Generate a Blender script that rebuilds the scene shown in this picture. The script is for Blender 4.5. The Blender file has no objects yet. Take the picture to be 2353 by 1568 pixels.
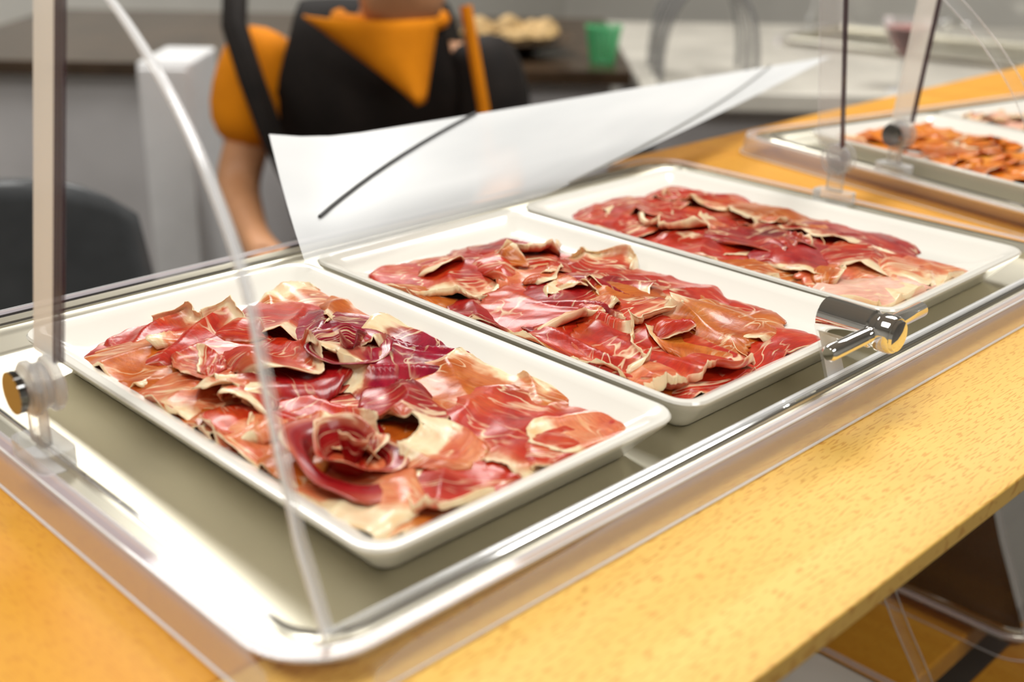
import bpy, math, random
import numpy as np
from mathutils import Vector, Matrix, noise as mnoise
sc = bpy.context.scene
col = sc.collection
try:
    sc.view_settings.view_transform = 'Standard'
    sc.view_settings.look = 'None'
except Exception: pass
PI = math.pi
CAM = Vector((-.2256, -.2914, .2329))

# ------------------------------------------------------------------ materials
def new_mat(name):
    m = bpy.data.materials.new(name); m.use_nodes = True
    nt = m.node_tree; nt.nodes.clear()
    out = nt.nodes.new('ShaderNodeOutputMaterial')
    return m, nt, out
def N(nt, t, **kw):
    n = nt.nodes.new(t)
    for k, v in kw.items(): setattr(n, k, v)
    return n
def L(nt, a, b): nt.links.new(a, b)
def ramp(nt, fac, stops, interp='LINEAR'):
    r = nt.nodes.new('ShaderNodeValToRGB'); r.color_ramp.interpolation = interp
    el = r.color_ramp.elements
    while len(el) < len(stops): el.new(.5)
    for e, (p, c) in zip(el, stops):
        e.position = p; e.color = (c[0], c[1], c[2], 1) if len(c) == 3 else c
    L(nt, fac, r.inputs[0]); return r.outputs[0]
def mth(nt, op, a, b=None, c=None, clamp=False):
    n = nt.nodes.new('ShaderNodeMath'); n.operation = op; n.use_clamp = clamp
    for i, v in enumerate((a, b, c)):
        if v is None: continue
        if hasattr(v, 'is_linked'): L(nt, v, n.inputs[i])
        else: n.inputs[i].default_value = v
    return n.outputs[0]
def mixc(nt, f, a, b):
    n = nt.nodes.new('ShaderNodeMix'); n.data_type = 'RGBA'
    for i, v in ((0, f), (6, a), (7, b)):
        if hasattr(v, 'is_linked'): L(nt, v, n.inputs[i])
        else: n.inputs[i].default_value = v if not isinstance(v, tuple) else (v + (1,))[:4]
    return n.outputs[2]
def mapping(nt, coord, scale, loc=(0,0,0)):
    mp = nt.nodes.new('ShaderNodeMapping'); mp.inputs['Scale'].default_value = scale
    mp.inputs['Location'].default_value = loc
    L(nt, coord, mp.inputs['Vector']); return mp.outputs[0]
def noise(nt, vec, scale=1, detail=3, rough=.5, dist=0):
    n = N(nt, 'ShaderNodeTexNoise'); n.inputs['Scale'].default_value = scale
    n.inputs['Detail'].default_value = detail; n.inputs['Roughness'].default_value = rough
    n.inputs['Distortion'].default_value = dist
    L(nt, vec, n.inputs['Vector']); return n.outputs[0]
def plain(name, c, rough=.5, metal=0, var=.06, spec=.5, scale=20, coat=0):
    m, nt, out = new_mat(name)
    b = N(nt, 'ShaderNodeBsdfPrincipled')
    tc = N(nt, 'ShaderNodeTexCoord')
    n = noise(nt, tc.outputs['Object'], scale, 3)
    lo = tuple(max(0, x*(1-var)) for x in c); hi = tuple(min(1, x*(1+var)) for x in c)
    L(nt, ramp(nt, n, [(.3, lo), (.7, hi)]), b.inputs['Base Color'])
    b.inputs['Roughness'].default_value = rough; b.inputs['Metallic'].default_value = metal
    b.inputs['Specular IOR Level'].default_value = spec; b.inputs['Coat Weight'].default_value = coat
    L(nt, b.outputs[0], out.inputs[0]); return m
def emis(name, c, s):
    m, nt, out = new_mat(name)
    e = N(nt, 'ShaderNodeEmission'); e.inputs[1].default_value = s; e.inputs[0].default_value = c + (1,)
    L(nt, e.outputs[0], out.inputs[0]); return m
def acrylic(name, mult=.8, rough=.015, base=0.0, colr=(1, 1, 1), metal=1.0):
    m, nt, out = new_mat(name)
    fr = N(nt, 'ShaderNodeFresnel'); fr.inputs[0].default_value = 1.49
    b = N(nt, 'ShaderNodeBsdfPrincipled')
    b.inputs['Base Color'].default_value = colr + (1,); b.inputs['Metallic'].default_value = metal
    b.inputs['Roughness'].default_value = rough
    b.inputs['Alpha'].default_value = .08
    f = mth(nt, 'MULTIPLY_ADD', fr.outputs[0], mult, base, clamp=True)
    f = mth(nt, 'MINIMUM', f, .85)
    L(nt, f, b.inputs['Alpha'])
    L(nt, b.outputs[0], out.inputs[0]); return m
def reflection_material():
    m, nt, out = new_mat('white_light_reflection')  # white reflection of a ceiling light, fading out towards the plates
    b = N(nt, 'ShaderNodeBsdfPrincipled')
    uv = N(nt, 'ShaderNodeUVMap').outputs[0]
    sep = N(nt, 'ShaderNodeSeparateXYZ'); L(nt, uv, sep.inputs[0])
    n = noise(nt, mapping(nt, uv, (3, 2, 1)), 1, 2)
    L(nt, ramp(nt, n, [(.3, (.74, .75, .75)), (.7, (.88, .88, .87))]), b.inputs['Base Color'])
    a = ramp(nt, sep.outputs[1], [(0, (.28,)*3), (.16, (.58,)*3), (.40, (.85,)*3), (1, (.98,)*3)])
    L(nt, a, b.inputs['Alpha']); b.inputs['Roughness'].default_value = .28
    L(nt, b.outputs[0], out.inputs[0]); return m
def wood(name, light, dark, fleck, axis='X', fs=.55):
    m, nt, out = new_mat(name)
    b = N(nt, 'ShaderNodeBsdfPrincipled'); tc = N(nt, 'ShaderNodeTexCoord'); o = tc.outputs['Object']
    sA = (1.8, 36, 26) if axis == 'X' else (36, 1.8, 26)
    sF = (150, 1000, 200) if axis == 'X' else (1000, 150, 200)
    g = noise(nt, mapping(nt, o, sA), 1, 4, .6, .6)
    fl = noise(nt, mapping(nt, o, sF), 1, 0, .3)
    fl = ramp(nt, fl, [(.59, (0,0,0)), (.67, (1,1,1))])
    c = ramp(nt, g, [(.28, dark), (.68, light)])
    fm = mth(nt, 'MULTIPLY', fl, fs)
    c = mixc(nt, fm, c, fleck)
    L(nt, c, b.inputs['Base Color'])
    b.inputs['Roughness'].default_value = .45
    L(nt, b.outputs[0], out.inputs[0]); return m
def ham(name, stops, fatc, fatstart=.70, wetness=.32, sstr=.8):
    m, nt, out = new_mat(name)
    b = N(nt, 'ShaderNodeBsdfPrincipled')
    uv = N(nt, 'ShaderNodeUVMap').outputs[0]
    oi = N(nt, 'ShaderNodeObjectInfo')
    cx = N(nt, 'ShaderNodeCombineXYZ'); rr = mth(nt, 'MULTIPLY', oi.outputs['Random'], 61.0)
    for i in range(3): L(nt, rr, cx.inputs[i])
    va = N(nt, 'ShaderNodeVectorMath'); va.operation = 'ADD'; L(nt, uv, va.inputs[0]); L(nt, cx.outputs[0], va.inputs[1])
    p = va.outputs[0]
    sep = N(nt, 'ShaderNodeSeparateXYZ'); L(nt, uv, sep.inputs[0]); v = sep.outputs[1]
    w = noise(nt, mapping(nt, p, (5.0, 2.2, 1)), 1, 3, .55)
    vv = mth(nt, 'MULTIPLY_ADD', mth(nt, 'SUBTRACT', w, .5), .65, v)
    own = mth(nt, 'FRACT', mth(nt, 'MULTIPLY', oi.outputs['Random'], 7.31))
    vv = mth(nt, 'ADD', vv, mth(nt, 'MULTIPLY_ADD', own, .24, -.08))
    mcol = ramp(nt, noise(nt, mapping(nt, p, (4, 2.6, 1)), 1, 4, .6, .4), stops)
    fib = noise(nt, mapping(nt, p, (9, 42, 1)), 1, 3, .6)
    mcol = mixc(nt, mth(nt, 'MULTIPLY', ramp(nt, fib, [(.35, (1,1,1)), (.6, (0,0,0))]), .30), mcol, tuple(x*.5 for x in stops[0][1]))
    s1 = noise(nt, mapping(nt, p, (2.6, 5.5, 1)), 1, 2, .5, .8)
    s1 = mth(nt, 'ABSOLUTE', mth(nt, 'SUBTRACT', s1, .5))
    s1 = ramp(nt, s1, [(.005, (1,1,1)), (.030, (0,0,0))])
    s2 = noise(nt, mapping(nt, p, (2.5, 2.5, 1), (7, 3, 0)), 1, 2)
    s2 = ramp(nt, s2, [(.42, (0,0,0)), (.60, (1,1,1))])
    streak = mth(nt, 'MULTIPLY', mth(nt, 'MULTIPLY', s1, s2), sstr)
    fcol = ramp(nt, noise(nt, mapping(nt, p, (6, 4, 1), (2, 9, 0)), 1, 3), [(.3, fatc[0]), (.5, fatc[1]), (.75, fatc[2])])
    c = mixc(nt, streak, mcol, fcol)
    tr = ramp(nt, vv, [(fatstart-.12, (0,0,0)), (fatstart+.02, (1,1,1))])
    c = mixc(nt, mth(nt, 'MULTIPLY', tr, .42), c, (.78, .29, .13))
    fm = ramp(nt, vv, [(fatstart, (0,0,0)), (fatstart+.09, (1,1,1))])
    c = mixc(nt, fm, c, fcol)
    rim = ramp(nt, vv, [(.02, (1,1,1)), (.12, (0,0,0))])
    c = mixc(nt, mth(nt, 'MULTIPLY', rim, .30), c, (.46, .12, .018))
    L(nt, c, b.inputs['Base Color'])
    b.inputs['Roughness'].default_value = wetness
    b.inputs['Specular IOR Level'].default_value = .30
    b.inputs['Coat Weight'].default_value = .22; b.inputs['Coat Roughness'].default_value = .14
    b.inputs['Subsurface Weight'].default_value = .14
    b.inputs['Subsurface Radius'].default_value = (1, .30, .15); b.inputs['Subsurface Scale'].default_value = .002
    bp = N(nt, 'ShaderNodeBump'); bp.inputs['Strength'].default_value = .25; bp.inputs['Distance'].default_value = .001
    L(nt, noise(nt, mapping(nt, p, (20, 11, 1)), 1, 3, .6), bp.inputs['Height']); L(nt, bp.outputs[0], b.inputs['Normal'])
    L(nt, b.outputs[0], out.inputs[0]); return m

FAT = ((.80, .48, .22), (.89, .71, .45), (.87, .53, .31))
HAM = {
 'red': ham('ham_red', [(.25, (.28, .006, .003)), (.5, (.53, .024, .006)), (.78, (.65, .115, .020))], FAT, .88),
 'crimson': ham('ham_crimson', [(.25, (.14, .002, .005)), (.5, (.37, .006, .008)), (.78, (.55, .04, .012))], FAT, .95),
 'magenta': ham('ham_magenta', [(.25, (.11, .002, .010)), (.5, (.33, .004, .026)), (.78, (.50, .022, .035))], FAT, .95, .24),
 'amber': ham('ham_amber', [(.25, (.35, .042, .004)), (.5, (.56, .12, .010)), (.78, (.69, .24, .034))], FAT, .84),
 'pink': ham('ham_pink', [(.25, (.50, .04, .014)), (.5, (.68, .15, .05)), (.75, (.80, .34, .15))], FAT, .68),
 'orange': ham('ham_orange', [(.25, (.56, .08, .004)), (.5, (.82, .22, .008)), (.75, (.92, .38, .03))], FAT, 1.4, .35, .2),
 'rose': ham('ham_rose', [(.25, (.78, .34, .24)), (.5, (.88, .50, .38)), (.75, (.92, .66, .52))], FAT, .80),
}
M = {
 'porcelain': plain('white_porcelain', (.85, .82, .74), .16, 0, .02, .5, 8, .3),
 'steel': plain('brushed_steel', (.80, .76, .63), .33, 1, .05, .5, 12),
 'chrome': plain('chrome', (.88, .88, .87), .06, 1, .03),
 'chrome_dark': plain('dark_chrome', (.26, .26, .26), .10, 1, .05),
 'acrylic': acrylic('clear_acrylic', .8),
 'acrylic_film': acrylic('acrylic_corner', 1.0, .03, .05, (.82, .82, .83), .0),
 'acrylic_edge': acrylic('acrylic_edge', 1.2, .05, .15, (.86, .86, .86), .0),
 'acrylic_lip': acrylic('acrylic_lip', .5, .03, .025, (.70, .64, .68), .0),
 'acrylic_smoke': acrylic('acrylic_smoke_edge', 1.0, .05, .40, (.20, .20, .21), .0),
 'acrylic_pale': acrylic('acrylic_pale_strip', .8, .10, .40, (1.0, .98, .92), 0.0),
 'acrylic_dark': acrylic('acrylic_purple_edge', .8, .1, .46, (.07, .03, .045), 0.0),
 'wood_front': wood('beech_front', (.89, .58, .15), (.83, .48, .095), (.60, .25, .032), 'X', .6),
 'wood_top': wood('beech_side', (.80, .40, .045), (.68, .29, .024), (.52, .18, .014), 'Y', .35),
 'light_block': plain('dark_light_block', (.06, .045, .032), .3, 0, .2, .5, 6),
 'wall': plain('wall_paint', (.62, .60, .55), .8, 0, .05, .3, 3),
 'ceil': plain('ceiling_paint', (.55, .55, .54), .9, 0, .03, .2, 3),
 'floor': plain('floor_tile', (.22, .20, .18), .35, 0, .15, .5, 4),
 'greydark': plain('grey_plastic', (.10, .105, .11), .25, 0, .1),
 'reflection_seam_black': plain('reflection_seam', (.05, .05, .05), .5, 0, .1),
 'reflection_seam_grey': plain('reflection_seam_grey', (.30, .30, .28), .5, 0, .1),
 'darktop': plain('dark_counter_top', (.060, .036, .020), .22, 0, .35, .5, 10),
 'palefront': plain('pale_panel', (.58, .56, .56), .5, 0, .15, .5, 3),
 'beigetop': plain('beige_stone', (.66, .62, .54), .30, 0, .15, .5, 6),
 'skin': plain('skin', (.68, .33, .16), .5, 0, .08),
 'orange': plain('orange_cloth', (.92, .29, .006), .8, 0, .12, .2, 14),
 'black': plain('black_cloth', (.014, .010, .008), .75, 0, .3, .3, 20),
 'hair': plain('dark_hair', (.05, .028, .015), .6, 0, .3),
 'white': plain('white_paint', (.82, .82, .82), .5, 0, .03),
 'green': acrylic('green_plastic', .4, .2, .38, (.14, .66, .30), 0.0),
 'bread': plain('bread_crust', (.54, .36, .16), .7, 0, .5, .3, 25),
 'pinkdrink': plain('pink_drink', (.58, .22, .19), .25, 0, .15),
 'eye': plain('dark_eye', (.02, .015, .012), .2, 0, .1),
}
M['reflected_light'] = reflection_material()

# ------------------------------------------------------------------ mesh tools
class MB:
    def __init__(s): s.v = []; s.f = []; s.uv = None
    def add(s, vs, fs):
        o = len(s.v); s.v += [tuple(p) for p in vs]; s.f += [tuple(i+o for i in f) for f in fs]; return s
    def box(s, a, b):
        x0,y0,z0 = a; x1,y1,z1 = b
        return s.add([(x0,y0,z0),(x1,y0,z0),(x1,y1,z0),(x0,y1,z0),(x0,y0,z1),(x1,y0,z1),(x1,y1,z1),(x0,y1,z1)],
              [(0,3,2,1),(4,5,6,7),(0,1,5,4),(1,2,6,5),(2,3,7,6),(3,0,4,7)])
    def obox(s, c, ax, ay, az):
        c, ax, ay, az = map(Vector, (c, ax, ay, az)); vs = []
        for sz in (-1, 1):
            for sx, sy in ((-1,-1),(1,-1),(1,1),(-1,1)): vs.append(c+ax*sx+ay*sy+az*sz)
        return s.add(vs, [(0,3,2,1),(4,5,6,7),(0,1,5,4),(1,2,6,5),(2,3,7,6),(3,0,4,7)])
    def loft(s, rings, cap0=False, cap1=False, closed=True):
        n = len(rings[0]); vs = [p for r in rings for p in r]; fs = []
        for i in range(len(rings)-1):
            for j in range(n if closed else n-1):
                k = (j+1) % n; fs.append((i*n+j, i*n+k, (i+1)*n+k, (i+1)*n+j))
        if cap0: fs.append(tuple(range(n-1, -1, -1)))
        if cap1: fs.append(tuple((len(rings)-1)*n+j for j in range(n)))
        return s.add(vs, fs)
    def tube(s, pts, r, n=10, caps=True):
        pts = [Vector(p) for p in pts]; rings = []
        up = None
        for i, p in enumerate(pts):
            t = (pts[min(i+1, len(pts)-1)]-pts[max(i-1, 0)]).normalized()
            if up is None: up = Vector((0,0,1)) if abs(t.z) < .9 else Vector((1,0,0))
            a = t.cross(up).normalized(); b = a.cross(t).normalized(); up = b
            rr = r[i] if isinstance(r, (list, tuple)) else r
            rings.append([p+a*rr*math.cos(2*PI*k/n)+b*rr*math.sin(2*PI*k/n) for k in range(n)])
        return s.loft(rings, caps, caps)
    def lathe(s, prof, c=(0,0,0), n=32, axis='Z', cap0=True, cap1=True):
        rings = []
        for r, h in prof:
            ring = []
            for k in range(n):
                a = 2*PI*k/n; u, w = r*math.cos(a), r*math.sin(a)
                q = (u, w, h) if axis == 'Z' else ((h, u, w) if axis == 'X' else (w, h, u))
                ring.append((c[0]+q[0], c[1]+q[1], c[2]+q[2]))
            rings.append(ring)
        return s.loft(rings, cap0, cap1)
def props(o, label=None, cat=None, group=None, kind=None):
    if label: o['label'] = label
    if cat: o['category'] = cat
    if group: o['group'] = group
    if kind: o['kind'] = kind
    return o
ROOTLOC = {}
def obj(name, mb, mat, parent=None, smooth=True, bevel=0, base=None, sharp=38):
    me = bpy.data.meshes.new(name)
    off = Vector((0,0,0))
    if parent is not None:
        r = parent
        while r.parent: r = r.parent
        off = ROOTLOC.get(r.name, Vector((0,0,0)))
    elif base is not None: off = Vector(base)
    me.from_pydata([tuple(Vector(p)-off) for p in mb.v], [], mb.f)
    if mb.uv is not None:
        ul = me.uv_layers.new(name='UVMap')
        for lp in me.loops: ul.data[lp.index].uv = mb.uv[lp.vertex_index]
    me.materials.append(mat)
    if smooth:
        me.shade_smooth()
        try: me.set_sharp_from_angle(angle=math.radians(sharp))
        except Exception: pass
    o = bpy.data.objects.new(name, me); col.objects.link(o)
    if parent is not None: o.parent = parent
    elif base is not None: o.location = off; ROOTLOC[o.name] = off
    if bevel:
        bv = o.modifiers.new('bevel', 'BEVEL'); bv.width = bevel; bv.segments = 3; bv.limit_method = 'ANGLE'
    me.update(); return o
def thing(name, loc, label, cat, group=None):
    o = bpy.data.objects.new(name, None); col.objects.link(o); o.location = loc
    o.empty_display_size = .05
    ROOTLOC[o.name] = Vector(loc); return props(o, label, cat, group)
def copy_tree(o, parent=None):
    c = o.copy(); col.objects.link(c)
    if parent is not None: c.parent = parent
    for ch in [x for x in ALL() if x.parent == o]: copy_tree(ch, c)
    return c
def ALL(): return list(col.objects)
def rrect(x0, x1, y0, y1, r, z, n=7):
    pts = []
    for cx, cy, a0 in ((x1-r, y0+r, -PI/2), (x1-r, y1-r, 0), (x0+r, y1-r, PI/2), (x0+r, y0+r, PI)):
        for k in range(n+1):
            a = a0+PI/2*k/n; pts.append((cx+r*math.cos(a), cy+r*math.sin(a), z))
    return pts
def W(px, py):
    u = px-1176.5; v = -(py-784)
    return Vector((.7121*u+.2523*v+1783.7, -.7019*u+.2788*v+1784, .0173*u+.9267*v-1022.4))
def at(px, py, z):
    d = W(px, py); return CAM + d*((z-CAM.z)/d.z)
AX = Vector((.7071, -.7071, 0)); BX = Vector((.7071, .7071, 0))
def G(lat, dep, z): return Vector((CAM.x, CAM.y, 0)) + AX*lat + BX*dep + Vector((0,0,z))

# ------------------------------------------------------------------ setting
FZ = -1.0; CZ = 1.7
def struct(name, mb, mat): return props(obj(name, mb, mat, smooth=False), kind='structure')
X0, X1, Y0, Y1 = -2.6, 4.4, -3.2, 4.0
struct('floor', MB().box((X0, Y0, FZ-.1), (X1, Y1, FZ)), M['floor'])
struct('ceiling', MB().box((X0, Y0, CZ), (X1, Y1, CZ+.1)), M['ceil'])
struct('wall_back', MB().box((X0, Y1, FZ), (X1, Y1+.1, CZ)), M['wall'])
struct('wall_right', MB().box((X1, Y0, FZ), (X1+.1, Y1, CZ)), M['wall'])
struct('wall_left', MB().box((X0-.1, Y0, FZ), (X0, Y1, CZ)), M['wall'])
struct('wall_front', MB().box((X0, Y0-.1, FZ), (X1, Y0, CZ)), M['wall'])

# ------------------------------------------------------------------ counter
ct = thing('buffet_counter', (.35, .15, FZ), 'long yellow beech wood buffet counter under the ham trays', 'counter')
obj('front_board', MB().box((-.9, -.113, -.041), (1.9, .0145, -.0305)), M['wood_front'], ct, False, .0012)
obj('top_board', MB().box((-.9, .0155, -.041), (1.9, .372, -.0305)), M['wood_top'], ct, False, .002)
obj('back_board', MB().box((.619, .3721, -.041), (1.9, .43, -.0305)), M['wood_top'], ct, False, .002)
for y in (-.10, .03, .16, .29):
    obj('shelf_slat', MB().box((-.88, y, -.40), (1.88, y+.10, -.375)), M['wood_top'], ct, False, .003)
obj('light_block_panel', MB().box((-.87, .392, FZ+.001), (1.87, .402, -.0412)), M['light_block'], ct, False)  # dark board added under the counter to block light from the rear
for x in (-.9, 1.872):
    obj('side_panel', MB().box((x, -.10, FZ), (x+.028, .39, -.0411)), M['wood_top'], ct, False, .002)

# ------------------------------------------------------------------ tray with hinged clear cover
TX0, TX1, TY0, TY1 = -.052, .614, -.0225, .366
PIV = (.178, .021)
XL, XR = -.037, .598
KP = [(-.0115,-.012), (.003,.020), (.022,.055), (.046,.100), (.088,.144), (.140,.178), (.182,.193)]
def catmull(P, n):
    P = [P[0]]+P+[P[-1]]; out = []
    for i in range(1, len(P)-2):
        for k in range(n):
            t = k/n; q = []
            for a in range(2):
                p0,p1,p2,p3 = P[i-1][a],P[i][a],P[i+1][a],P[i+2][a]
                q.append(.5*(2*p1+(p2-p0)*t+(2*p0-5*p1+4*p2-p3)*t*t+(3*p1-p0-3*p2+p3)*t**3))
            out.append(tuple(q))
    out.append(P[-2]); return out
PROF = catmull(KP, 8)
def lean(x, z): return x + (.15 if x < .25 else -.15)*max(0, z-.02)
def profile(x, inset=0, dx=0):
    pts = []
    for i, (y, z) in enumerate(PROF):
        a = PROF[max(i-1,0)]; b = PROF[min(i+1,len(PROF)-1)]
        t = Vector((b[0]-a[0], b[1]-a[1])).normalized(); nrm = Vector((t.y, -t.x))
        yy, zz = y+nrm.x*inset, z+nrm.y*inset
        pts.append((lean(x, zz)+dx, yy, zz))
    return pts
def make_tray():
    t = thing('covered_serving_tray', (.281, .172, -.0303), 'nearest steel serving tray with clear hinged cover frame, holding three white plates of ham', 'serving tray', 'steel trays with clear covers')
    R = lambda dl, df, db, r, z: rrect(TX0+dl, TX1-dl, TY0+df, TY1-db, r, z, 9)
    rings = [R(.019, .012, .030, .020, -.0300), R(.017, .011, .022, .022, -.0180), R(.0045, .0030, .0045, .0285, -.0170), R(.0040, .0026, .0040, .0285, -.0150), R(.0046, .0030, .0046, .0285, -.0143),
             R(.0100, .0058, .012, .025, -.0141), R(.0112, .0066, .016, .0245, -.0132), R(.0125, .0076, .020, .024, -.0128), R(.0138, .0086, .026, .023, -.0135), R(.0150, .0098, .031, .022, -.0160),
             R(.0175, .0120, .036, .020, -.0215), R(.021, .0145, .039, .018, -.0228)]
    obj('tray_body', MB().loft(rings, True, True), M['steel'], t, sharp=28)
    rings = []
    for k in range(9):
        a = 2*PI*k/8; d = .0011*math.cos(a); h = .0010*math.sin(a)
        rings.append(rrect(TX0+.0128-d, TX1-.0128+d, TY0+.0078-d, TY1-.021+d, .023+d, -.0124+h, 9))
    obj('rim_bead', MB().loft(rings), M['chrome'], t)
    rings = [R(.0045, .0030, .0045, .0285, -.0128), R(-.0018, -.0023, -.0018, .031, -.0126), R(-.0034, -.0039, -.0034, .032, -.0140), R(-.0044, -.0049, -.0044, .0325, -.0180), R(-.0058, -.0063, -.0058, .033, -.0300)]
    sl = obj('clear_surround', MB().loft(rings), M['acrylic_lip'], t)
    for dd, zz in ((-.0026, -.0131), (-.0060, -.0296)):
        rings = []
        for k in range(7):
            a = 2*PI*k/6; d = dd+.0007*math.cos(a); rings.append(R(d, d-.0005, d, .032, zz+.0007*math.sin(a)))
        obj('lip_line', MB().loft(rings), M['acrylic_edge'], sl)
    for x in (-.042, .604):
        hb = MB()
        hb.loft([rrect(x-.011, x+.007, PIV[0]-.016, PIV[0]+.016, .005, z, 4) for z in (-.0139, -.005)], True, True)
        hb.loft([rrect(x-.005, x+.0, PIV[0]-.007, PIV[0]+.007, .002, z, 4) for z in (-.005, PIV[1])], True, True)
        obj('hinge_bracket', hb, M['acrylic_edge'], t)
    for x in (XL, XR):
        s = -1 if x < .2 else 1
        cols_ = []
        for k in range(7):
            w = k/6; cols_.append(profile(x, -.0065*(1-math.sin(w*PI/2)), -s*.0075*(1-math.cos(w*PI/2))))
        p = obj('cover_corner', MB().loft(cols_, closed=False), M['acrylic_film'], t)
        obj('corner_line', MB().tube(cols_[0], .0007, 6), M['acrylic_edge'], p)
        obj('corner_line', MB().tube(cols_[-1], .0007, 6), M['acrylic_edge'], p)
        top = Vector((lean(x, .193), .182, .193)); c0 = Vector((lean(x, .03)+.001, PIV[0]+.001, .031))
        d = (top-c0); hl = d.length/2; d.normalize(); q = Vector((0, -1, 0)); nx = d.cross(q).normalized(); mid = (top+c0)/2
        obj('rear_strip', MB().obox(mid+q*-.005, nx*.0020, q*.0100, d*hl), M['acrylic_pale'] if s < 0 else M['acrylic_film'], p, False, .001)
        obj('strip_edge', MB().obox(mid+q*.0060, nx*.0024, q*.0009, d*hl), M['acrylic_dark'], p, False, .0004)
        hk = MB()
        for k, (xx, r) in enumerate(((0, .0125), (.0045, .0105), (.009, .0125))):
            hk.lathe([(r-.001, 0), (r, .0008), (r, .003), (r-.001, .0038)], (x+s*xx-.0018, PIV[0], PIV[1]), 28, 'X')
        obj('hinge_knuckle', hk, M['acrylic_edge'], t)
        obj('hinge_cap', MB().lathe([(.006, 0), (.0095, .0), (.0095, .003), (.0082, .0042)], (x-.0172, PIV[0], PIV[1]), 28, 'X') if s < 0 else
            MB().lathe([(.0042, 0), (.0042, .003), (.003, .004)], (x+.013, PIV[0], PIV[1]), 24, 'X'), M['chrome_dark'], t)
    obj('cover_edge', MB().tube([profile(XL)[0], profile(XR)[0]], .0016, 8), M['acrylic_edge'], t)
    obj('cover_edge', MB().tube([profile(XL)[-1], profile(XR)[-1]], .0018, 8), M['acrylic_edge'], t)
    hx = .293; y0 = PIV[0]-.19; z = .019
    h = obj('handle', MB().lathe([(.0085, .012), (.0098, .011), (.0098, -.016), (.0088, -.017), (.0088, -.020), (.0098, -.021), (.0098, -.0275), (.009, -.029)], (hx, y0, z), 32, 'Y'), M['chrome'], t)
    obj('crossbar', MB().lathe([(.003, -.046), (.0041, -.0445), (.0041, .0445), (.003, .046)], (hx, y0-.0185, z), 24, 'X'), M['chrome'], h)
    obj('handle_cap', MB().lathe([(.0085, -.0288), (.0078, -.0305), (.003, -.0312)], (hx, y0, z), 28, 'Y'), M['chrome'], h)
    be = profile(XL)[0]
    obj('mounting_tab', MB().loft([[(hx+q[0], q[1]+dy, q[2]) for q in [(-.008, be[1], be[2]), (.008, be[1], be[2]), (.007, -.001, z-.004), (-.007, -.001, z-.004)]] for dy in (0, .002)], True, True), M['acrylic_film'], h, False)
    return t
tray = make_tray()
def add_panes(t):
    loc0 = ROOTLOC[tray.name]
    def mk(name, mb):
        o = obj(name, mb, M['acrylic'])
        o.data.transform(Matrix.Translation(-loc0)); o.parent = t; return o
    mk('cover_sheet', MB().loft([profile(XL), profile(XR)], closed=False))
    for x in (XL, XR):
        a = profile(x); mb = MB(); mb.add([(x, PIV[0], PIV[1])]+a, [(0, k+1, k+2) for k in range(len(a)-1)])
        mk('cover_end_panel', mb)
def clone(o, d, label):
    c = copy_tree(o); c.location = o.location+Vector(d); c['label'] = label; return c
OFF = .789; ROT2 = -.206; C2 = Vector((.281+OFF, .172, 0)); SHIFT2 = Vector((-.030, -.052, 0))
def turn2(o):
    R_ = Matrix.Rotation(ROT2, 4, 'Z'); o.location = C2+SHIFT2+(R_ @ (o.location-C2)); o.rotation_euler = (0, 0, ROT2); return o
turn2(clone(tray, (OFF, 0, 0), 'second steel tray with clear cover frame, on the right, holding orange and pink meat plates'))
clone(tray, (-.09, 0, -.3445), 'steel tray with clear cover on the shelf below, left one, seen under counter edge')
add_panes(clone(tray, (.70, 0, -.3445), 'steel tray with clear cover on the shelf below, right one'))

# ------------------------------------------------------------------ plates
def make_plate(x0, label):
    x1 = x0+.18; y0, y1 = 0.0, .30
    R = lambda d, z, r=.014: rrect(x0+d, x1-d, y0+d, y1-d, max(r-d*.4, .004), z, 6)
    rings = [R(.020, -.0226), R(.018, -.0226), R(.016, -.0205), R(.006, -.0085), R(.0008, -.0030), R(0, -.0012), R(.0008, 0), R(.0035, .0002), R(.009, -.0028),
             R(.018, -.0090), R(.026, -.0105), R(.05, -.0108)]
    o = obj('plate', MB().loft(rings, True, True), M['porcelain'], base=(x0+.09, .15, -.0226))
    return props(o, label, 'plate', 'white rectangular plates')
PXS = [-.002, .1835, .369]; SH = -.026
make_plate(PXS[0], 'white rectangular porcelain plate nearest the camera, left end of tray')
make_plate(PXS[1], 'white rectangular porcelain plate in the middle of the tray')
make_plate(PXS[2], 'white rectangular porcelain plate at the right end of the near tray')
pl4 = make_plate(PXS[0]+OFF+SH, 'white plate with orange meat in the right hand tray')
pl5 = make_plate(PXS[1]+OFF+SH, 'white plate with pale pink slices in the right hand tray')
p6 = pl5.copy(); col.objects.link(p6); p6.location = (.41, .15, -.3445-.0226); p6['label'] = 'white plate in the lower left tray under the counter'
turn2(pl4); turn2(pl5)

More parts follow.
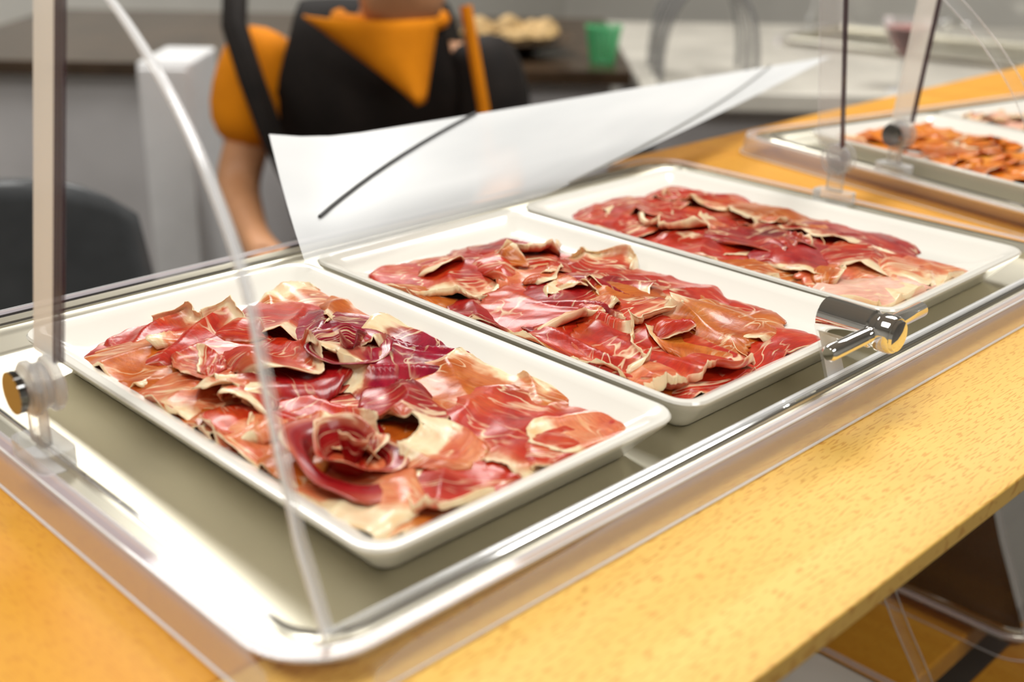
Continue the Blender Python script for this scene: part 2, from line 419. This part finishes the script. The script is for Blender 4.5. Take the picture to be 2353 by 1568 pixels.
# ------------------------------------------------------------------ ham slices
class HM:
    def __init__(s, x0):
        s.c = .0025; s.x0 = x0; s.nx = 74; s.ny = 122; s.h = np.full((s.nx, s.ny), -.0100); s.blur()
    def blur(s):
        h = s.h
        m = h.copy()
        for a in (-1, 0, 1):
            for b in (-1, 0, 1): m = np.maximum(m, np.roll(np.roll(h, a, 0), b, 1))
        s.h2 = m; k = 3
        for _ in range(2):
            m = sum(np.roll(m, a, 0) for a in range(-k, k+1))/(2*k+1)
            m = sum(np.roll(m, a, 1) for a in range(-k, k+1))/(2*k+1)
        s.b = np.maximum(m, s.h2*.4+m*.6)
    def get(s, x, y):
        fx = min(max((x-s.x0)/s.c, 0), s.nx-1.01); fy = min(max(y/s.c, 0), s.ny-1.01)
        i, j = int(fx), int(fy); a, b = fx-i, fy-j; B = s.b
        return B[i,j]*(1-a)*(1-b)+B[i+1,j]*a*(1-b)+B[i,j+1]*(1-a)*b+B[i+1,j+1]*a*b
    def put(s, x, y, z):
        i = int(round((x-s.x0)/s.c)); j = int(round(y/s.c))
        if 0 <= i < s.nx and 0 <= j < s.ny and z > s.h[i,j]: s.h[i,j] = z
def soft(x, a, b, m=.010):
    if x < a+m: return a+m-m*math.tanh((a+m-x)/m)
    if x > b-m: return b-m+m*math.tanh((x-b+m)/m)
    return x
def finish(vs, uvs, nu, nv, tone, c, hm, label, group):
    n = nv+1; fs = [(i*n+j, (i+1)*n+j, (i+1)*n+j+1, i*n+j+1) for i in range(nu) for j in range(nv)]
    mb = MB(); mb.add(vs, fs); mb.uv = uvs
    o = obj('ham_slice', mb, HAM[tone], base=(c[0], c[1], hm.get(c[0], c[1])), sharp=75)
    sd = o.modifiers.new('thickness', 'SOLIDIFY'); sd.thickness = .0004; sd.offset = 0
    return props(o, label, 'ham slice', group)
WS, AS, LS = 1.42, .58, 1.26
def ham_slice(hm, p0, p1, Wd, tone, rng, near=True, A=.006, curl=.0, label='', group='', lift=0, crum=.0009, NU=56, NV=28):
    p0 = Vector((p0[0], p0[1])); p1 = Vector((p1[0], p1[1]))
    c = (p0+p1)/2; e = (p1-p0); Ln = max(e.length, .015)*LS; e.normalize(); Wd = Wd*WS; A = A*AS
    f = Vector((-e.y, e.x))
    tocam = f.dot(Vector((-.7, -.7)))
    if (tocam > 0) != near: f = -f
    ph = [rng.uniform(0, 6.28) for _ in range(12)]; sd = rng.uniform(0, 100)
    k1 = rng.uniform(.8, 1.5)*Ln/.07; k2 = rng.uniform(1.2, 2.2)*Ln/.07
    bend = rng.uniform(-.16, .16)
    vs, uvs = [], []; upd = []
    for i in range(NU+1):
        u = -1+2*i/NU
        b0 = Wd/2*(1-.48*abs(u)**3.6)
        for j in range(NV+1):
            v = -1+2*j/NV
            rag = mnoise.noise(Vector((v*3, sd, 1)))*.09*abs(u)+mnoise.noise(Vector((v*10, sd, 3)))*.035*abs(u)
            a = Ln/2*(1-.20*abs(v)**2.6+.05*math.sin(4*v+ph[0])+rag)
            edge = 1+(.08*math.sin(4*u+ph[2])+.13*mnoise.noise(Vector((u*4, sd, 7)))+.055*mnoise.noise(Vector((u*16, sd, 9))))*abs(v)
            b = b0*edge
            s = v*b; xl = u*a; zc = 0
            cl = min(curl*.8, Wd*.4)
            if curl > 0:
                s0 = b-cl; rr = .0028+.0012*math.sin(3*u+ph[5])
                if s > s0:
                    t = (s-s0)/rr; t = min(t, 2.6)
                    s = s0+rr*math.sin(t); zc = rr*(1-math.cos(t))
            g = ((v+1)/2)
            amp = A*(.30+.85*g**1.6)
            w1 = .5+.5*math.sin(k1*PI*u+ph[6]+1.1*v)
            w2 = (1-abs(math.sin(k2*PI*.5*u+ph[7]+.9*v+.6*math.sin(2*v+ph[8]))))**2
            z = amp*(.72*w1**1.4+.62*w2)
            nz = mnoise.noise(Vector((xl*60, s*60, sd)))+.35*mnoise.noise(Vector((xl*150, s*150, sd+5)))
            z += crum*max(-.4, nz)*(.6+.5*abs(v))
            ef = min(1, max(abs(u)**7, max(0, -v)**6))
            z = z*(1-.85*ef)-.0011*ef
            s += -.50*amp*math.cos(k1*PI*u+ph[6]+1.1*v)
            xl += .30*amp*math.cos(k2*PI*u+ph[7]+1.7*v)
            s += bend*Ln*(u*u-.4)
            q = c+e*xl+f*s
            qx = soft(q.x, hm.x0+.013, hm.x0+.167); qy = soft(q.y, .014, .286)
            base = hm.get(qx, qy)
            zz = base+.0010+z+zc+lift
            vs.append((qx, qy, zz)); uvs.append((xl*10, g))
            upd.append((qx, qy, base+.0008+.28*max(z, 0)+.4*zc))
    for x, y, z in upd: hm.put(x, y, z)
    hm.blur()
    return finish(vs, uvs, NU, NV, tone, c, hm, label, group)
def rosette(hm, p, tone, rng, R0, H, turns, label, group):
    ph = [rng.uniform(0, 6.28) for _ in range(6)]; nu, nv = 96, 14; sd = rng.uniform(0, 99)
    base = min(hm.get(p[0], p[1]), hm.get(p[0]+.01, p[1]), hm.get(p[0], p[1]+.01)) - .004
    tx, ty = rng.uniform(-.25, .25), rng.uniform(-.25, .25)
    vs, uvs = [], []
    for i in range(nu+1):
        u = i/nu; th = ph[0]+turns*2*PI*u
        for j in range(nv+1):
            v = j/nv
            r = .003+R0*.70*u+v**1.6*R0*.75*(.25+u)*(.8+.5*mnoise.noise(Vector((math.cos(th)*1.4, math.sin(th)*1.4, sd+u*2))))
            r += .0030*mnoise.noise(Vector((th*1.6, sd, v*1.5)))*v
            z = H*(.35+.75*(1-.65*u))*v*(1+.30*mnoise.noise(Vector((th*1.2, sd+9, 0))))
            z -= H*.45*u*max(0, v-.55)**1.2*2
            x, y = r*math.cos(th), r*math.sin(th)
            vs.append((p[0]+x, p[1]+y, base+z+tx*x+ty*y)); uvs.append((u*.9, .06+v*.80))
    for x, y, z in vs: hm.put(x, y, base+.5*(z-base))
    hm.blur()
    return finish(vs, uvs, nu, nv, tone, (p[0], p[1]), hm, label, group)
def fill(hm, box, n, tones, rng, label, group, Lr=(.060, .080), Wr=(.040, .052), A=(.003, .006), crum=.0010, cu=(0,), lo=(44, 20)):
    out = []
    for k in range(n):
        x = rng.uniform(box[0], box[1]); y = box[2]+(box[3]-box[2])*((k+rng.random())/n)
        a = rng.uniform(0, PI); l = rng.uniform(*Lr)/2
        d = Vector((math.cos(a), math.sin(a)))*l
        out.append(ham_slice(hm, (x-d.x, y-d.y), (x+d.x, y+d.y), rng.uniform(*Wr), rng.choice(tones), rng, rng.random() < .7, rng.uniform(*A), rng.choice(cu), label, group, 0, crum, *lo))
    return out
def hero_label(tone, c, x0, curl, Wd, plate, near):
    fx = (c.x-x0)/.18; fy = c.y/.30
    col_ = 'left' if fx < .36 else ('right' if fx > .64 else 'centre')
    row = 'front' if fy < .22 else ('front-half' if fy < .42 else ('middle' if fy < .6 else ('back-half' if fy < .8 else 'back')))
    t = {'red': 'red', 'crimson': 'dark crimson', 'magenta': 'dark magenta', 'amber': 'orange-brown', 'pink': 'pale pink'}.get(tone, tone)
    size = 'broad' if Wd >= .05 else ('narrow' if Wd < .038 else 'medium')
    ed = 'rolled fat edge' if curl > 0 else ('fat edge towards viewer' if near else 'fat edge towards back')
    return f'{size} {t} ham slice, {ed}, {row} {col_} of {plate}'
def heroes(hm, x0, lst, plate, group, rng, z=.006):
    for h in lst:
        ax, ay, bx, by, Wd, tone = h[:6]; near = h[6] if len(h) > 6 else True
        A = h[7] if len(h) > 7 else .006; curl = h[8] if len(h) > 8 else 0
        a = at(ax, ay, z); b = at(bx, by, z); c = (a+b)/2
        ham_slice(hm, a, b, Wd, tone, rng, near, A, curl, hero_label(tone, c, x0, curl, Wd, plate, near), group)

rng = random.Random(11)
h1 = HM(PXS[0]); g1 = 'ham slices on the nearest plate'
fill(h1, (.035, .135, .05, .25), 13, ['red', 'amber', 'red', 'crimson', 'red'], rng, 'ham slice tucked underneath the others on the nearest plate', g1)
heroes(h1, PXS[0], [
 (600,655,760,640,.040,'amber',False,.012), (740,660,910,660,.045,'amber',True,.012), (560,700,740,680,.050,'red',True,.012),
 (320,700,460,770,.045,'red',False,.020,.010), (200,770,390,800,.050,'amber',True,.009), (270,830,420,880,.045,'amber',True,.009),
 (400,770,600,770,.050,'red',True,.012), (330,860,640,870,.046,'pink',True,.008), (680,740,880,720,.060,'magenta',True,.018),
 (370,930,520,960,.04,'amber',True,.007), (860,850,990,730,.055,'magenta',False,.022), (520,900,640,960,.045,'red',True,.014),
 (600,800,720,860,.055,'crimson',True,.018), (960,815,1270,870,.045,'amber',False,.010), (1060,890,1400,960,.060,'red',True,.008),
 (1300,900,1420,980,.040,'pink',True,.007), (1220,1000,1360,985,.034,'red',True,.006), (640,980,790,900,.05,'red',True,.018),
 (450,950,600,1000,.03,'pink',True,.008), (870,1120,1080,1110,.036,'amber',True,.005), (920,1050,1180,1060,.046,'red',True,.009,.008),
 (670,1065,930,1100,.050,'pink',True,.009), (600,1010,700,1060,.035,'amber',True,.008),
], 'nearest plate', g1, rng)
rosette(h1, at(790, 780, .008), 'magenta', rng, .019, .016, 1.7, 'magenta ham slice folded into a rosette at the back centre of the nearest plate', g1)
heroes(h1, PXS[0], [(850,900,1000,880,.040,'crimson',True,.022), (960,1020,1060,950,.026,'pink',False,.016), (560,820,690,770,.040,'red',True,.024)], 'nearest plate, on top', g1, rng)
fill(h1, (.03, .13, .06, .25), 8, ['amber', 'pink', 'red', 'pink'], rng, 'small crumpled ham scrap lying loose on top of the nearest plate', g1, (.016, .026), (.010, .016), (.010, .016), .0022, (0,), (24, 12))
rosette(h1, at(800, 985, .012), 'crimson', rng, .020, .018, 2.2, 'dark red ham slice folded into a rosette near the front of the nearest plate', g1)
h2 = HM(PXS[1]); g2 = 'ham slices on the middle plate'
fill(h2, (.22, .325, .05, .25), 12, ['red', 'amber', 'red', 'red'], rng, 'ham slice tucked underneath the others on the middle plate', g2)
heroes(h2, PXS[1], [
 (1060,560,1260,520,.045,'crimson',True,.018,.010), (880,600,1140,590,.062,'red',True,.011,.009), (1120,590,1290,580,.045,'red',True,.014),
 (1290,570,1440,600,.050,'red',False,.018,.010), (860,620,1000,690,.042,'amber',True,.008), (1010,690,1170,690,.045,'crimson',True,.012),
 (1170,640,1300,620,.046,'pink',True,.012), (1190,720,1300,630,.055,'red',True,.018,.010), (1380,600,1640,640,.055,'red',True,.011),
 (1300,730,1390,620,.055,'crimson',True,.018), (1400,680,1600,650,.05,'amber',True,.011), (1090,730,1330,800,.033,'amber',True,.007),
 (1330,790,1440,680,.050,'red',True,.018,.010), (1600,680,1790,700,.042,'amber',True,.010), (1660,800,1840,720,.055,'red',True,.009),
 (1560,835,1750,805,.036,'red',True,.006), (1400,800,1630,720,.068,'red',True,.011,.009), (1580,770,1700,690,.040,'amber',False,.018),
 (1450,840,1560,825,.030,'pink',True,.011,.010), (1300,800,1400,830,.026,'pink',True,.009),
], 'middle plate', g2, rng)
fill(h2, (.22, .32, .06, .25), 6, ['amber', 'pink', 'red', 'pink'], rng, 'small crumpled ham scrap lying loose on top of the middle plate', g2, (.016, .026), (.010, .016), (.010, .016), .0022, (0,), (24, 12))
h3 = HM(PXS[2]); g3 = 'ham slices on the right end plate'
fill(h3, (.405, .515, .045, .255), 13, ['red', 'amber', 'red', 'crimson'], rng, 'ham slice tucked underneath the others on the right end plate', g3, A=(.003, .005))
heroes(h3, PXS[2], [
 (1520,400,1700,430,.050,'red',True,.013), (1350,450,1560,430,.050,'red',True,.011), (1270,485,1480,480,.046,'red',True,.011),
 (1500,460,1660,490,.055,'red',True,.013,.009), (1700,440,1900,480,.046,'amber',True,.011), (1470,530,1720,550,.050,'red',True,.011),
 (1660,520,1860,500,.055,'crimson',True,.013), (1850,480,2090,530,.046,'crimson',True,.011), (1620,590,1840,580,.036,'amber',True,.010),
 (1760,560,1960,560,.050,'crimson',True,.013), (1920,560,2120,560,.050,'red',True,.011), (1760,630,1960,640,.040,'amber',True,.007),
 (1900,620,2100,590,.050,'pink',True,.008), (2060,590,2230,580,.046,'pink',True,.009), (1900,645,2150,625,.040,'rose',True,.008,.008),
], 'right end plate', g3, rng)
fill(h3, (.40, .51, .06, .25), 5, ['amber', 'pink', 'red'], rng, 'small crumpled ham scrap lying loose on top of the right end plate', g3, (.016, .026), (.010, .016), (.010, .016), .0022, (0,), (24, 12))
h4 = HM(PXS[0]+OFF+SH)
for o in fill(h4, (.805+SH, .945+SH, .02, .29), 44, ['orange', 'orange', 'orange', 'amber'], rng, 'orange shaved meat slice on the plate in the right hand tray', 'orange slices in the right hand tray', (.045, .065), (.024, .036), (.005, .010), .0018, (0,), (30, 14)): turn2(o)
h5 = HM(PXS[1]+OFF+SH)
for o in fill(h5, (.99+SH, 1.13+SH, .02, .29), 28, ['rose'], rng, 'pale pink meat slice on the far plate in the right hand tray', 'pink slices in the right hand tray', (.05, .07), (.028, .040), (.006, .014), .0018, (0,), (30, 14)): turn2(o)

# ------------------------------------------------------------------ ceiling light reflected in the cover, built as a slanted sheet
def V(*a): return Vector(a)
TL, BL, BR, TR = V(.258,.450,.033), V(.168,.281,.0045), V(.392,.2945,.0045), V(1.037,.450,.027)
def reflection_pt(s_, t, up=0):
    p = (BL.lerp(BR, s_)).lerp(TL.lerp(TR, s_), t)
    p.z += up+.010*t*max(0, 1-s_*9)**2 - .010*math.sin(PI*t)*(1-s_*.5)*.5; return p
mb = MB(); mb.loft([[reflection_pt(j/28, i/16) for j in range(29)] for i in range(17)], closed=False)
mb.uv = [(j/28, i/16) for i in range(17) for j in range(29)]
ws = obj('light_reflection', mb, M['reflected_light'], base=tuple((BL+BR)/2))
props(ws, 'white ceiling light reflection with thin dark seams, built as slanted sheet behind the plates', 'light reflection')
for (s0, t0, s1, t1, r_, mm) in ((.055, .33, .268, .995, .0014, 'reflection_seam_black'), (.99, .06, .84, .995, .0008, 'reflection_seam_grey')):
    obj('reflection_seam', MB().tube([reflection_pt(s0+(s1-s0)*k/10, t0+(t1-t0)*k/10, .0012) for k in range(11)], r_, 6), M[mm], ws)  # dark seams of the reflected light, built as thin tubes

# ------------------------------------------------------------------ unseen ceiling panels added to light the scene
def flat(pts, z): return MB().add([(p[0], p[1], z) for p in pts], [tuple(range(len(pts)-1, -1, -1))])
def added_light_panel(x, y, w, h, s, label):
    t = thing('added_ceiling_light', (x, y, CZ), label, 'added ceiling light')
    obj('added_diffuser', flat([(x-w,y-h),(x+w,y-h),(x+w,y+h),(x-w,y+h)], CZ-.02), emis('added_light_diffuser', (1, .985, .95), s), t, False)
    fr = MB()
    for a, b in (((x-w-.03,y-h-.03),(x+w+.03,y-h)), ((x-w-.03,y+h),(x+w+.03,y+h+.03)), ((x-w-.03,y-h),(x-w,y+h)), ((x+w,y-h),(x+w+.03,y+h))):
        fr.box((a[0],a[1],CZ-.03),(b[0],b[1],CZ-.001))
    obj('frame', fr, M['white'], t, False)
added_light_panel(-.5, .1, .45, .3, 12, 'added unseen ceiling light above left of the counter')
added_light_panel(-.6, 1.9, .5, .3, 8, 'added unseen ceiling light towards the back left')
added_light_panel(.3, -1.5, .5, .3, 9.5, 'added unseen ceiling light behind the viewer')
added_light_panel(1.7, .3, .45, .3, 19, 'added unseen ceiling light above the right hand tray')
added_light_panel(1.6, 2.3, .5, .4, 16, 'added unseen ceiling light over the back counters')

# ------------------------------------------------------------------ background
bc = thing('back_counter', G(-.45, 2.85, FZ), 'dark topped back counter with pale front behind the seated person', 'counter')
def gbox(l0, l1, d0, d1, z0, z1):
    c = (G(l0, d0, z0)+G(l1, d1, z1))/2
    return MB().obox(c, AX*(l1-l0)/2, BX*(d1-d0)/2, (0, 0, (z1-z0)/2))
obj('worktop', gbox(-1.3, .24, 2.5, 3.4, -.20, -.17), M['darktop'], bc, False, .004)
obj('cabinet_body', gbox(-1.26, .20, 2.54, 3.36, FZ+.001, -.2001), M['palefront'], bc, False, .004)
b2 = thing('side_counter', G(1.3, 3.0, FZ), 'pale beige side counter beyond the right hand tray', 'counter')
obj('worktop', gbox(.26, 2.2, 2.45, 3.6, -.24, -.20), M['beigetop'], b2, False, .004)
obj('cabinet_body', gbox(.30, 2.16, 2.50, 3.56, FZ+.001, -.2401), M['palefront'], b2, False, .004)
p = G(-.02, 2.75, -.17)
bw = props(obj('bowl', MB().lathe([(.05, 0), (.06, .004), (.12, .022), (.15, .034), (.146, .036), (.11, .026), (.05, .010)], p, 32), M['darktop'], base=p), 'shallow dark bowl of bread on the dark back counter', 'bowl')
rb = random.Random(4)
for k in range(9):
    a = k*2*PI/8+.2; q = p+Vector((.078*math.cos(a), .078*math.sin(a), .028)) if k < 8 else p+Vector((0, 0, .040))
    sx = rb.uniform(.7, 1.15); sy = rb.uniform(.7, 1.1); zz = rb.uniform(.5, .8)
    mb = MB().lathe([(.004, 0), (.03, .006), (.040, .020), (.034, .036), (.018, .045), (.003, .047)], (0, 0, 0), 18)
    mb.v = [(q.x+x*sx, q.y+y*sy, q.z+z*zz*(1+.35*math.sin(60*x+k)*math.cos(50*y))) for x, y, z in mb.v]
    props(obj('bread_roll', mb, M['bread'], base=q), 'crusty bread piece heaped in the dark bowl', 'bread roll', 'bread rolls in the bowl')
p = G(.185, 2.62, -.17)
g_ = thing('tumbler', p, 'green plastic tumbler on the end of the dark back counter', 'cup')
obj('cup_body', MB().lathe([(.026, 0), (.028, .002), (.039, .075), (.0365, .075), (.0255, .006)], p, 28), M['green'], g_)
obj('cup_rim', MB().lathe([(.0365, .075), (.040, .074), (.0405, .079), (.037, .080)], p, 28, cap0=False, cap1=False), M['green'], g_)
p = G(.40, 2.60, -.1998)
ac = thing('arched_cover', p, 'clear arched acrylic cover with dark edges standing on the pale side counter', 'cover')
def arch(dep):
    pts = []
    for k in range(25):
        a = PI*k/24; pts.append(p+AX*(-.10*math.cos(a)*(1-.12*math.sin(a)**4))+BX*dep+Vector((0, 0, .007+.21*math.sin(a)**.75)))
    return pts
for dp in (-.09, .02, .13): obj('arch_edge', MB().tube(arch(dp), .0065, 8), M['acrylic_smoke'], ac)
obj('arch_sheet', MB().loft([arch(-.09), arch(.13)], closed=False), M['acrylic'], ac)
t3 = copy_tree(tray); t3.rotation_euler = (0, 0, PI/4+.9); t3.location = G(1.05, 3.12, -.1998); t3['label'] = 'steel tray with empty clear cover standing on the pale side counter'
add_panes(t3)
p = G(.80, 2.50, -.1998); k_ = .8
gl = thing('stemmed_glass', p, 'stemmed glass of pink drink on the pale side counter', 'glass')
sc_ = lambda pr_: [(r*k_, h*k_) for r, h in pr_]
obj('glass_bowl', MB().lathe(sc_([(.006, .085), (.012, .09), (.035, .12), (.060, .165), (.064, .185)]), p, 32, cap0=True, cap1=False), M['acrylic_edge'], gl)
obj('drink', MB().lathe(sc_([(.005, .088), (.011, .092), (.033, .121), (.058, .165)]), p, 32), M['pinkdrink'], gl)
obj('stem', MB().lathe(sc_([(.035, 0), (.034, .003), (.006, .008), (.0045, .04), (.006, .085)]), p, 24), M['acrylic_edge'], gl)
wc = thing('white_cabinet', G(-.66, 2.25, FZ), 'narrow white cabinet standing left of the seated person', 'cabinet')
obj('body', gbox(-.70, -.60, 2.2, 2.4, FZ+.001, -.12), M['white'], wc, False, .006)
obj('door', gbox(-.695, -.605, 2.185, 2.199, FZ+.08, -.13), M['white'], wc, False, .003)

def chair(c, rz, label):
    t = thing('chair', (0,0,0), label, 'chair')
    seat = MB(); rings = []
    for k in range(9):
        y = -.20+.40*k/8
        z = .45-.012*math.sin(PI*k/8)+(.02 if k == 8 else 0)
        rings.append([(-.20+.40*i/8, y, z-.015*math.sin(PI*i/8)) for i in range(9)])
    s = obj('seat', seat.loft(rings, closed=False), M['greydark'], t); s.modifiers.new('t', 'SOLIDIFY').thickness = .012
    rings = []
    for k in range(13):
        z0 = .56+.32*k/12; ring = []
        for i in range(13):
            w = -1+i/6
            z = z0-.06*abs(w)**3*(k/12)
            ring.append((.17*w*(1-.10*(k/12)**2), .17+.05*k/12+.06*(1-w*w), z))
        rings.append(ring)
    s = obj('backrest', MB().loft(rings, closed=False), M['greydark'], t); s.modifiers.new('t', 'SOLIDIFY').thickness = .012
    for sx in (-1, 1):
        for sy in (-1, 1):
            obj('leg', MB().tube([(sx*.16, sy*.15, .44), (sx*.20, sy*.19, .001)], [.013, .010], 10), M['chrome'], t)
        obj('back_post', MB().tube([(sx*.15, .17, .44), (sx*.15, .19, .60)], .011, 8), M['chrome'], t)
    t.location = c; t.rotation_euler = (0, 0, rz); return t
chair(G(-.66, 1.62, FZ), PI*.80, 'dark grey moulded chair left of the seated person')

# ------------------------------------------------------------------ person (seated)
PC = G(-.25, 2.05, FZ+.055)
pr = thing('person', PC-Vector((0,0,.055)), 'seated person in black top with orange sleeve and orange neckerchief behind counter', 'person')
FW = -BX
def pp(r, f, h): return PC+AX*r+FW*f+Vector((0, 0, h))
def skin(name, nodes, edges, mat, parent, root=0, sub=2):
    keys = list(nodes); idx = {k: i for i, k in enumerate(keys)}
    me = bpy.data.meshes.new(name)
    off = ROOTLOC[pr.name]
    me.from_pydata([tuple(Vector(nodes[k][0])-off) for k in keys], [(idx[a], idx[b]) for a, b in edges], [])
    me.materials.append(mat)
    o = bpy.data.objects.new(name, me); col.objects.link(o); o.parent = parent
    o.modifiers.new('skin', 'SKIN').use_smooth_shade = True
    sv = me.skin_vertices[0].data
    for k in keys:
        r = nodes[k][1]; sv[idx[k]].radius = r if isinstance(r, tuple) else (r, r); sv[idx[k]].use_root = False
    sv[root].use_root = True
    s = o.modifiers.new('sub', 'SUBSURF'); s.levels = sub; s.render_levels = sub
    return o
nd = {'pelvis': (pp(0, -.10, .52), (.13, .10)), 'waist': (pp(0, -.08, .66), (.10, .08)), 'chest': (pp(0, -.03, .80), (.10, .07)),
      'neck0': (pp(.02, .03, .90), (.055, .055)), 'neck1': (pp(.05, .08, .95), (.052, .052)), 'jaw': (pp(.07, .14, .970), (.082, .088)),
      'head': (pp(.07, .13, 1.05), (.084, .098)), 'crown': (pp(.06, .09, 1.13), (.066, .078))}
ed = [('pelvis','waist'),('waist','chest'),('chest','neck0'),('neck0','neck1'),('neck1','jaw'),('jaw','head'),('head','crown')]
nd['nose'] = (pp(.07, .25, 1.03), .012); ed.append(('head','nose'))
for s, nm in ((-1, 'l'), (1, 'r')):
    nd.update({nm+'sh': (pp(s*.165, -.01, .87), .042), nm+'el': (pp(s*.235, .05, .65), .042), nm+'wr': (pp(s*.16, .25, .59), .027), nm+'pa': (pp(s*.11, .32, .585), (.034, .018)),
               nm+'hip': (pp(s*.09, -.06, .50), .075), nm+'kn': (pp(s*.11, .36, .45), .055), nm+'an': (pp(s*.11, .33, .04), .036), nm+'to': (pp(s*.12, .50, -.01), .036)})
    ed += [('chest', nm+'sh'), (nm+'sh', nm+'el'), (nm+'el', nm+'wr'), (nm+'wr', nm+'pa'), ('pelvis', nm+'hip'), (nm+'hip', nm+'kn'), (nm+'kn', nm+'an'), (nm+'an', nm+'to')]
    for q, (dr, dl) in enumerate(((-.024, .060), (-.008, .070), (.008, .066), (.023, .052))):
        nd[nm+'f%d' % q] = (pp(s*(.095)+dr, .345+dl*.6, .582), .009); nd[nm+'g%d' % q] = (pp(s*(.095)+dr, .345+dl, .562), .008)
        ed += [(nm+'pa', nm+'f%d' % q), (nm+'f%d' % q, nm+'g%d' % q)]
    nd[nm+'t0'] = (pp(s*.075, .31, .60), .010); nd[nm+'t1'] = (pp(s*.055, .345, .60), .009)
    ed += [(nm+'wr', nm+'t0'), (nm+'t0', nm+'t1')]
body = skin('body', nd, ed, M['skin'], pr)
vest = {'pelvis': (pp(0, -.10, .48), (.19, .15)), 'waist': (pp(0, -.08, .64), (.185, .15)), 'chest': (pp(0, -.03, .79), (.21, .15)), 'top': (pp(0, -.015, .885), (.15, .11)),
        'ls': (pp(-.12, -.01, .885), .08), 'rs': (pp(.13, -.01, .885), .08)}
skin('black_top', vest, [('pelvis','waist'),('waist','chest'),('chest','top'),('top','ls'),('top','rs')], M['black'], pr)
skin('sleeve', {'a': (pp(-.15, -.01, .905), .075), 'b': (pp(-.195, .01, .83), .082), 'c': (pp(-.225, .035, .70), .074)}, [('a','b'),('b','c')], M['orange'], pr)
skin('sleeve', {'a': (pp(.155, -.01, .895), .075), 'b': (pp(.20, .01, .83), .080), 'c': (pp(.225, .03, .70), .070)}, [('a','b'),('b','c')], M['black'], pr)
obj('sleeve_trim', MB().tube([pp(.165, .07, .96), pp(.180, .080, .88), pp(.195, .085, .80), pp(.205, .08, .70)], .010, 8), M['orange'], pr)
for s in (-1, 1):
    skin('trouser_leg', {'a': (pp(s*.09, -.06, .48), .10), 'b': (pp(s*.11, .36, .45), .075), 'c': (pp(s*.11, .335, .09), .055)}, [('a','b'),('b','c')], M['black'], pr)
obj('cover_edge_reflection', MB().tube([pp(-.225, -.01, .975), pp(-.215, .06, .92), pp(-.185, .095, .84), pp(-.15, .12, .75), pp(-.11, .12, .66)], .021, 8), M['black'], pr)  # dark reflection of the cover edge, built as a tube over the sleeve
nk = MB(); rows = []
for k in range(9):
    t = k/8; w = .10*(1-t)+.004; rows.append([pp(.02+w*math.sin(-1.2+2.4*i/8)/math.sin(1.2)+.08*t, .12+.08*math.cos(-1.2+2.4*i/8)*(1-.3*t)+.035*t, .950-.125*t) for i in range(9)])
nk.loft(rows, closed=False)
n_ = obj('neckerchief', nk, M['orange'], pr); n_.modifiers.new('t', 'SOLIDIFY').thickness = .004
ring = [pp(.04+.085*math.cos(a*2*PI/16), .05+.085*math.sin(a*2*PI/16), .935) for a in range(17)]
obj('neckerchief_band', MB().tube(ring, .014, 8), M['orange'], n_)
hr = MB(); rings = []
for k in range(8):
    a = PI/2*k/7; rings.append([pp(.065+(.092*math.cos(a))*math.cos(b*2*PI/20), .09+.105*math.cos(a)*math.sin(b*2*PI/20), 1.05+.105*math.sin(a)) for b in range(20)])
hr.loft(rings, True, True); obj('hair', hr, M['hair'], pr)
for s in (-1, 1):
    obj('eye', MB().lathe([(.002, -.008), (.009, 0), (.002, .008)], pp(.07+s*.032, .215, 1.05), 12), M['eye'], pr)
q = G(-.25, 2.13, FZ)
st = thing('stool', q, 'low dark stool under the seated person', 'stool')
obj('seat', MB().lathe([(.14, .34), (.155, .345), (.155, .375), (.14, .38)], q, 28), M['greydark'], st)
for k in range(4):
    a = PI/4+k*PI/2; obj('leg', MB().tube([q+Vector((.10*math.cos(a), .10*math.sin(a), .34)), q+Vector((.14*math.cos(a), .14*math.sin(a), .001))], .012, 8), M['chrome'], st)

# ------------------------------------------------------------------ world + camera
w = bpy.data.worlds.new('world'); sc.world = w; w.use_nodes = True
w.node_tree.nodes['Background'].inputs[0].default_value = (.9, .87, .82, 1)
w.node_tree.nodes['Background'].inputs[1].default_value = .3
cd = bpy.data.cameras.new('camera'); cam = bpy.data.objects.new('camera', cd); col.objects.link(cam)
Xc = Vector((.7121, -.7019, .0173)).normalized(); Zc = Vector((-.6553, -.6554, .3756)).normalized()
Yc = Zc.cross(Xc).normalized(); Xc = Yc.cross(Zc).normalized()
mat = Matrix((Xc, Yc, Zc)).transposed().to_4x4(); mat.translation = CAM
cam.matrix_world = mat
cd.sensor_width = 36; cd.lens = 36*2722/2353; cd.clip_start = .01
cd.dof.use_dof = True; cd.dof.focus_distance = .64; cd.dof.aperture_fstop = 5.6
sc.camera = cam
